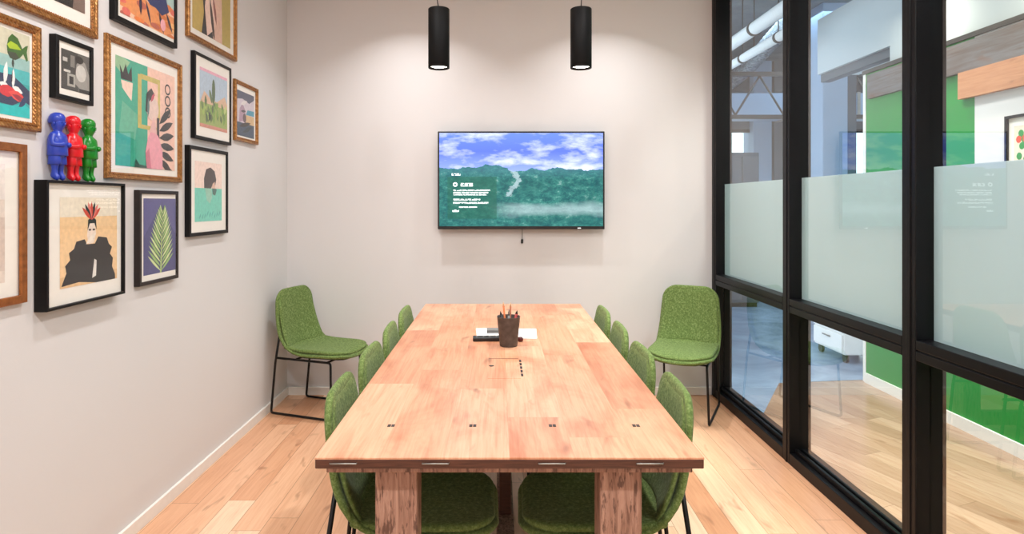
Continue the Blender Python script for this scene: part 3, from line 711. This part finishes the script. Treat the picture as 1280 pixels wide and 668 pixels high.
# ------------------------------------------------------------------ pendants
def pendant(label, x, y, curl):
    r = .051; hh = .285; z0 = 2.028
    t = thing('pendant_lamp', label, 'pendant lamp', (x, y, z0), 0, 'black cylinder pendant lamps')
    b = MB(); b.lathe([(r - .004, .012), (r - .001, 0), (r, .001), (r, hh - .002), (r - .002, hh), (.012, hh), (.010, hh + .012), (.001, hh + .012)], cap=False, seg=40)
    b.lathe([(r - .004, .012), (r - .006, .05), (.001, .05)], cap=False, seg=40); b.build('shade', M['pend_black'], t)
    b = MB(); b.lathe([(.001, .004), (r*.55, .006), (r - .006, .012), (r - .006, .03), (.001, .03)], cap=False, seg=40)
    c = b.build('diffuser', M['lamp'], t); c['label'] = 'glowing white lamp opening'
    b = MB(); zt = ZC - z0
    b.tube([(0, 0, hh), (curl*.5, 0, hh + .03), (curl, 0, hh + .08), (curl*.3, 0, hh + .16), (0, 0, hh + .3), (0, 0, zt - .02)], .0028, seg=6); b.build('cord', M['black_plastic'], t)
    b = MB(); b.lathe([(.05, zt - .025), (.052, zt - .02), (.052, zt - .0005)], seg=32); b.build('ceiling_rose', M['pend_black'], t)
    l = bpy.data.lights.new('pendant_glow', 'SPOT'); l.energy = 24; l.spot_size = math.radians(150); l.spot_blend = .8; l.shadow_soft_size = .04; l.color = (1, .93, .84)
    lo = bpy.data.objects.new('pendant_glow', l); COL.objects.link(lo); lo.location = (0, 0, -.008); lo.parent = t
pendant('black cylinder pendant lamp on the left, its cord kinked above it', -.286, 2.96, -.012)
pendant('black cylinder pendant lamp on the right, hanging on a straight cord', .397, 2.96, .003)

# ------------------------------------------------------------------ table
TX, Y0, Y1, TZ = .0276, 1.524, 3.85, .75
TW2 = .4825
t = thing('conference_table', 'long oak conference table with thick wooden trestle legs', 'table', (TX, (Y0 + Y1)/2, 0))
yc = (Y0 + Y1)/2; L2 = (Y1 - Y0)/2
b = MB(); b.box((-TW2, -L2, TZ - .006), (TW2, L2, TZ), None, .0015); b.build('tabletop', M['tabletop'], t)
b = MB(); b.box((-TW2 + .0005, -L2 + .0005, TZ - .029), (TW2 - .0005, L2 - .0005, TZ - .005), None, .003); c = b.build('top_edge', M['tabedge'], t); c['label'] = 'dark brown edge of the tabletop'  # edge coloured a much darker brown than the top boards
b = MB(); b.box((-TW2 + .026, -L2 + .012, TZ - .043), (TW2 - .026, L2 - .012, TZ - .028), None, .002); b.build('under_frame', M['legwood'], t)
for sx in (-1, 1):
    for sy in (-1, 1):
        x0 = -.341 if sx < 0 else .230
        x1 = x0 + .107
        yy = -L2 + .04 if sy < 0 else L2 - .04 - .09
        b = MB(); b.box((x0, yy, 0), (x1, yy + .09, TZ - .043), None, .004); b.build('leg', M['legwood'], t)
for sy in (-1, 1):
    yy = -L2 + .06 if sy < 0 else L2 - .06 - .05
    b = MB(); b.box((-.24, yy, .03), (.24, yy + .05, .11), None, .004); b.build('foot_rail', M['legwood'], t)
b = MB(); b.box((-.035, -L2 + .11, .04), (.035, L2 - .11, .10), None, .004); b.build('stretcher', M['legwood'], t)
b = MB(); b.box((-.024, -.16, .10), (.024, .16, TZ - .043), None, .003); b.build('centre_panel', M['tabedge'], t)
# steel staples let into the near edge, wooden-metal keys in the top, cable hatch
for u in (429, 544.5, 690, 812.5):
    x = (u - PU)*Y0/F - TX
    b = MB(); b.tube([(x - .034, -L2 + .003, TZ - .016), (x - .032, -L2 - .002, TZ - .015), (x + .032, -L2 - .002, TZ - .015), (x + .034, -L2 + .003, TZ - .014)], .0021, seg=8); b.build('edge_clamp', M['steel'], t)
for u in (489, 591, 690.5, 795):
    y = F*(H - TZ)/(532.5 - PV); x = (u - PU)*y/F - TX
    b = MB(); b.box((x - .010, y - yc - .009, TZ - .003), (x - .001, y - yc + .009, TZ + .0008)); b.box((x + .001, y - yc - .009, TZ - .003), (x + .010, y - yc + .009, TZ + .0008)); b.build('inlaid_key', M['darkmetal'], t)
hx0, hx1 = (611 - PU)*2.49/F - TX, (648 - PU)*2.49/F - TX
hy0, hy1 = 2.21 - yc, 2.487 - yc
b = MB(); b.box((hx0, hy0, TZ - .002), (hx1, hy1, TZ + .0006), None, .0003); b.build('cable_hatch', M['tabletop'], t)
b = MB(); b.box((hx0, hy1, TZ - .002), (hx1, hy1 + .005, TZ + .0008)); b.build('hatch_seam', M['tabedge'], t)
for k in range(5):
    b = MB(); b.box((hx1 + .002, hy0 + .03 + k*.05, TZ - .002), (hx1 + .010, hy0 + .062 + k*.05, TZ + .0009)); b.build('hatch_slot', M['black_plastic'], t)
b = MB(); b.lathe([(.010, TZ - .002), (.010, TZ + .0012), (.001, TZ + .0014)], (hx0 + .012, 2.38 - yc, 0), seg=12); b.build('finger_hole', M['black_plastic'], t)

# ------------------------------------------------------------------ things on the table
def on_table(u, v):
    y = F*(H - TZ)/(v - PV); return ((u - PU)*y/F, y)
# paper pads
def slab(name, label, cat, cx, cy, w, d, h, z, rz, m, part, extra=None, grp=None):
    t = thing(name, label, cat, (cx, cy, z), rz, grp)
    b = MB(); b.box((-w/2, -d/2, 0), (w/2, d/2, h), None, min(.0015, h*.3)); b.build(part, m, t)
    return t
slab('paper_pad', 'white paper sheets lying to the right behind the pen cup', 'paper', .098, 2.955, .170, .215, .006, TZ, -.04, M['paper'], 'sheet_stack')
slab('paper_pad', 'white paper sheets lying left of the pen cup behind the black remote control', 'paper', -.052, 2.985, .110, .17, .006, TZ, .06, M['paper'], 'sheet_stack')
t = slab('glasses_case', 'small grey case lying on the white sheets left of the cup', 'case', -.018, 2.97, .075, .05, .018, TZ + .006, .03, M['grey'], 'case_body')
b = MB(); b.box((-.0375, -.0255, .009), (.0375, -.0245, .011)); b.build('seam', M['darkmetal'], t)
t = thing('remote_control', 'black remote control lying left of the pen cup', 'remote control', (-.035, 2.825, TZ), .05)
b = MB(); b.box((-.082, -.027, 0), (.082, .027, .018), None, .004); b.build('casing', M['black_plastic'], t)
for k in range(9):
    b = MB(); b.lathe([(.005, .0175), (.005, .0195), (.001, .0198)], (-.065 + (k % 5)*.03, -.010 + (k // 5)*.020, 0), seg=10); b.build('button', M['grey'], t)
t = thing('pen_cup', 'dark grey pen cup filled with pencils on the table', 'pen cup', (.045, 2.72, TZ))
b = MB()
def sq(r, z, n=32, p=5.0):
    out = []
    for k in range(n):
        a = 2*PI*k/n; c, s = math.cos(a), math.sin(a)
        q = (abs(c)**p + abs(s)**p)**(-1/p); out.append((r*q*c, r*q*s, z))
    return out
prof = [(.001, .0), (.037, 0), (.039, .003), (.051, .128), (.052, .130), (.0495, .130), (.0485, .126), (.038, .006), (.001, .006)]
b.rings([sq(r, z, p=2.3) for r, z in prof], None, False); b.build('cup', plain('bronze_felt', (84, 76, 72), .6, .2, var=.3, scale=40), t)
def pen(label, cat, x, y, a, tilt, L, r, m, tip, name, group=None):
    t = thing(name, label, cat, (.045 + x, 2.72 + y, TZ + .0095), a, group)
    dx = math.sin(tilt); dz = math.cos(tilt)
    b = MB(); b.tube([(0, 0, 0), (dx*L*.9, 0, dz*L*.9)], r, seg=8); b.build('barrel', m, t)
    b = MB(); p = Vector((dx*L*.9, 0, dz*L*.9)); q = Vector((dx*L, 0, dz*L)); ax = (q - p).normalized(); ay = Vector((0, 1, 0)); az = ax.cross(ay)
    b.rings([[c + (ay*math.cos(2*PI*j/8) + az*math.sin(2*PI*j/8))*rr for j in range(8)] for c, rr in ((p, r*.98), (p.lerp(q, .6), r*.5), (q, r*.12))]); b.build('tip', tip, t)
PW = plain('pencil_orange', (196, 104, 52), .5); PB = plain('pencil_brown', (150, 84, 54), .5); RD = plain('marker_red', (150, 34, 30), .4)
pen('orange pencil standing tallest at the left in the pen cup', 'pencil', -.006, 0, 2.9, .10, .185, .0042, PW, PALE and plain('cut_wood', (222, 180, 136), .7), 'pencil')
pen('brown pencil standing in the middle of the pen cup', 'pencil', .004, -.003, .3, .03, .182, .0042, PB, plain('cut_wood', (222, 180, 136), .7), 'pencil')
pen('black pen leaning against the left rim of the pen cup', 'pen', -.012, .006, 3.3, .17, .145, .005, M['black_plastic'], M['black_plastic'], 'ballpoint_pen')
pen('dark red marker leaning to the right rim of the pen cup', 'marker', .010, .006, -.1, .19, .148, .0062, RD, M['black_plastic'], 'marker_pen')
pen('black pen at the back of the pen cup leaning away', 'pen', .0, .014, 1.4, .13, .148, .005, M['black_plastic'], M['steel'], 'ballpoint_pen')
pen('grey pen near the front of the pen cup', 'pen', -.002, -.014, -1.4, .12, .146, .005, M['grey'], M['steel'], 'ballpoint_pen')
t = thing('bottle_stopper', 'small dark red round stopper on the table right of the pen cup', 'stopper', (.100, 2.80, TZ))
b = MB(); b.lathe([(.008, 0), (.012, .003), (.013, .012), (.010, .020), (.001, .022)], seg=18); b.build('knob', plain('dark_red_plastic', (88, 26, 26), .4), t)

# ------------------------------------------------------------------ chairs
def shell_part(name, prof, thick, w_of, rc0, rc1, curve, m, parent, NS=36, NT=17, er=None):
    """an upholstered shell along the (x, z) profile: rounded corners at both ends, edges rolled off; the profile is its upper / front face"""
    er = er or thick*.75
    P = [Vector((p[0], 0, p[1])) for p in prof]
    dist = [0]
    for a, c in zip(P, P[1:]): dist.append(dist[-1] + (c - a).length)
    T = dist[-1]
    b = MB(); rings = []
    for i in range(NS):
        s = T*(.5 - .5*math.cos(PI*i/(NS - 1)))
        k = 0
        while k < len(dist) - 2 and dist[k + 1] < s: k += 1
        f = (s - dist[k])/(dist[k + 1] - dist[k]); p = P[k].lerp(P[k + 1], f)
        d = (P[min(k + 2, len(P) - 1)] - P[max(k - 1, 0)]).normalized()
        nrm = Vector((-d.z, 0, d.x))            # points away from the sitter when x falls along the profile
        if nrm.z > 0 or (abs(nrm.z) < .25 and nrm.x > 0): nrm = -nrm
        if d.z > .6: nrm = Vector((-d.z, 0, d.x)); nrm = nrm if nrm.x < 0 else -nrm
        w = w_of(s/T)
        for rem, rc in ((s, rc0), (T - s, rc1)):
            if rc and rem < rc: w = w - rc + math.sqrt(max(0, rc**2 - (rc - rem)**2))
        up, dn = [], []
        for j in range(NT):
            t_ = -math.cos(PI*j/(NT - 1))
            e = min(w*(1 - abs(t_)), s, T - s)
            h = thick*math.sqrt(max(0, 1 - (1 - min(e/er, 1))**2))
            q = p + Vector((0, w*t_, 0)) + curve(s/T, t_)
            c = q + nrm*(thick/2)
            up.append(c - nrm*(h/2)); dn.append(c + nrm*(h/2))
        rings.append(up + dn[::-1])
    b.rings(rings, None, True)
    bmesh.ops.remove_doubles(b.b, verts=b.b.verts[:], dist=.0004)
    o = b.build(name, m); smooth(o); o.parent = parent
    return o
def smoothprof(pts, n=5):
    out = []
    P = [pts[0]] + list(pts) + [pts[-1]]
    for k in range(1, len(P) - 2):
        for j in range(n):
            t_ = j/n; p0, p1, p2, p3 = P[k-1], P[k], P[k+1], P[k+2]
            out.append(tuple(.5*((2*p1[i]) + (-p0[i] + p2[i])*t_ + (2*p0[i] - 5*p1[i] + 4*p2[i] - p3[i])*t_**2 + (-p0[i] + 3*p1[i] - 3*p2[i] + p3[i])*t_**3) for i in (0, 1)))
    out.append(pts[-1]); return out
def make_chair():
    t = thing('shell_chair', 'x', 'chair', (0, 0, 0))
    full = smoothprof([(.252, .392), (.215, .410), (.12, .416), (.02, .412), (-.08, .408), (-.145, .418), (-.192, .452), (-.220, .510), (-.233, .59), (-.244, .69), (-.252, .77), (-.257, .812)])
    def bow(s, t_):
        k = math.exp(-((s - .50)/.16)**2)
        up = max(0, 1 - s/.5); bk = max(0, (s - .5)/.5)
        a = t_*t_
        return Vector((.030*a*k + .014*a*bk*(1 - .6*bk), 0, .016*a*k + .010*a*up))
    shell_part('shell', full, .024, lambda s: .213 - .006*s if s < .5 else .210 - .030*((s - .5)/.5)**1.6, .135, .09, bow, M['wool'], t)
    seat = smoothprof([(.240, .414), (.205, .428), (.12, .434), (.02, .433), (-.08, .432), (-.150, .436), (-.200, .444)])
    shell_part('seat_pad', seat, .026, lambda s: .203, .125, .02, lambda s, t_: Vector((.012*t_*t_*s*s, 0, .010*t_*t_ + .010*t_*t_*s*s)), M['wool'], t, 22, er=.014)
    bk = smoothprof([(-.182, .444), (-.206, .510), (-.2245, .59), (-.239, .69), (-.249, .76), (-.253, .795)])
    shell_part('back_pad', bk, .022, lambda s: .194 - .030*s**1.6, .02, .08, lambda s, t_: Vector((.034*t_*t_*(1 - s)**1.5 + .007*t_*t_, 0, 0)), M['wool'], t, 24, er=.03)
    pan = smoothprof([(-.12, .376), (-.06, .374), (.06, .378), (.17, .380), (.215, .376)])
    shell_part('seat_pan', pan, .008, lambda s: .15, .06, .06, lambda s, t_: Vector((0, 0, .008*t_*t_)), M['seatpan'], t, 12)
    hw = .183
    for s in (-1, 1):
        b = MB(); y = s*hw
        # sled side: floor runner, front leg, seat rail, raking rear leg running up to the shell
        b.tube([(-.232, s*.172, .55), (-.262, y, .34), (-.296, y, .009), (.165, y, .009), (.150, s*.168, .3655), (-.258, s*.168, .3655)], .0075, seg=10, fillet=.02)
        b.build('sled_leg', M['black_steel'], t)
    for x in (-.12, .12):
        b = MB(); b.tube([(x, -.168, .3655), (x, .168, .3655)], .0065, seg=10); b.build('cross_bar', M['black_steel'], t)
    return t
proto = make_chair()
ordl = ['nearest the camera', 'second from the camera', 'third from the camera', 'farthest from the camera']
spots = []
for k in range(4):
    spots.append((-.247, 1.985 + .452*k, 0 + (.02, -.02, .03, -.01)[k], 'green chair tucked under the left side of the table, ' + ordl[k], 'green chairs along the table'))
    spots.append((.310, 1.985 + .452*k, PI + (-.03, .02, -.02, .01)[k], 'green chair tucked under the right side of the table, ' + ordl[k], 'green chairs along the table'))
# corner chairs: from the rear foot on the near side
a = math.radians(-19.5); c, s = math.cos(a), math.sin(a)
fx, fy = -1.487, 4.03
ox = fx - (-.296*c - (-.183)*s); oy = fy - (-.296*s + (-.183)*c)
spots.append((ox, oy, a, 'green chair standing free in the left corner, turned to the right', 'green chairs in the corners'))
a = math.radians(-117); c, s = math.cos(a), math.sin(a)
fx, fy = 1.505, 4.20            # rear foot on the glass side (local +y side)
ox = fx - (-.296*c - .183*s); oy = fy - (-.296*s + .183*c)
spots.append((ox, oy, a, 'green chair standing free in the right corner by the glass wall', 'green chairs in the corners'))
for k, (x, y, rz, lab, gr) in enumerate(spots):
    o = proto if k == 0 else copy_tree(proto)
    o.location = (x, y, 0); o.rotation_euler = (0, 0, rz); tag(o, lab, 'chair', gr)

# picture in the hallway (on the white wall beyond the glass)
t = thing('hallway_picture', 'framed red and green print on the hallway wall beyond the glass', 'picture', (WX, 3.27, 1.40))
b = MB()
for lo, hi in (((-.022, -.15, 0), (0, -.135, .46)), ((-.022, .135, 0), (0, .15, .46)), ((-.022, -.135, 0), (0, .135, .015)), ((-.022, -.135, .445), (0, .135, .46))): b.box(lo, hi)
b.build('frame', M['frameblack'], t)
b = MB(); b.box((-.008, -.135, .015), (-.0005, .135, .445)); b.build('mat', M['mat'], t)
b = MB(); x = -.0085
b.quad([(x, -.10, .06), (x, .10, .06), (x, .10, .40), (x, -.10, .40)], flat((226, 216, 196)))
for k in range(26):
    x -= .00003
    b.poly([(x, -.10 + .2*p[0], .06 + .34*p[1]) for p in ell(.1 + .8*rn.random(), .1 + .8*rn.random(), .09, .06, 9)], flat(rn.choice(((200, 50, 44), (30, 110, 60), (220, 80, 60), (40, 140, 70)))))
b.build('print', None, t, fixn=False)

# ------------------------------------------------------------------ lights
def area(name, loc, size, power, color=(1, 1, 1), rot=(0, 0, 0), shape='DISK', sy=None, spread=180):
    l = bpy.data.lights.new(name, 'AREA'); l.shape = shape; l.size = size; l.energy = power; l.color = color
    if sy: l.size_y = sy
    l.spread = math.radians(spread)
    o = bpy.data.objects.new(name, l); COL.objects.link(o); o.location = loc; o.rotation_euler = rot
    return o
WARM = (1, .988, .982)
for x in (-.6, .75):
    area('ceiling_downlight', (x, 3.85, ZC - .02), .08, 9, WARM, spread=112)
    area('ceiling_downlight', (x, 2.1, ZC - .02), .14, 15, WARM)
    area('ceiling_downlight', (x, .3, ZC - .02), .14, 35, WARM)
for y in (3.6, 2.4, 1.0):
    area('hallway_downlight', (1.98, y, 3.3), .25, 22, (1, .97, .94), spread=82)
area('office_panel_light', (4.2, 7.2, 3.5), 2.5, 60, (.60, .80, 1), shape='RECTANGLE', sy=1.2)
for y in (3.05, 4.0):
    area('hallway_spot', (2.62, y, 2.75), .1, 9, (1, .86, .66))
w = bpy.data.worlds.new('sky'); scene.world = w; w.use_nodes = True
nt = w.node_tree; nt.nodes.clear()
o_ = nt.nodes.new('ShaderNodeOutputWorld'); bg = nt.nodes.new('ShaderNodeBackground')
bg.inputs[0].default_value = (.80, .91, 1, 1); bg.inputs[1].default_value = 2.2
nt.links.new(bg.outputs[0], o_.inputs[0])

# ------------------------------------------------------------------ camera
cam = bpy.data.cameras.new('camera'); co = bpy.data.objects.new('camera', cam); COL.objects.link(co)
co.location = (0, 0, H); co.rotation_euler = (PI/2, 0, 0)
cam.sensor_width = 36; cam.lens = 36*F/1280
cam.shift_x = (640 - PU)/1280; cam.shift_y = (PV - 334)/1280
cam.clip_start = .05
scene.camera = co
vs = scene.view_settings
vs.view_transform = 'Standard'; vs.look = 'None'; vs.gamma = 1; vs.use_curve_mapping = False; vs.exposure = 0.06
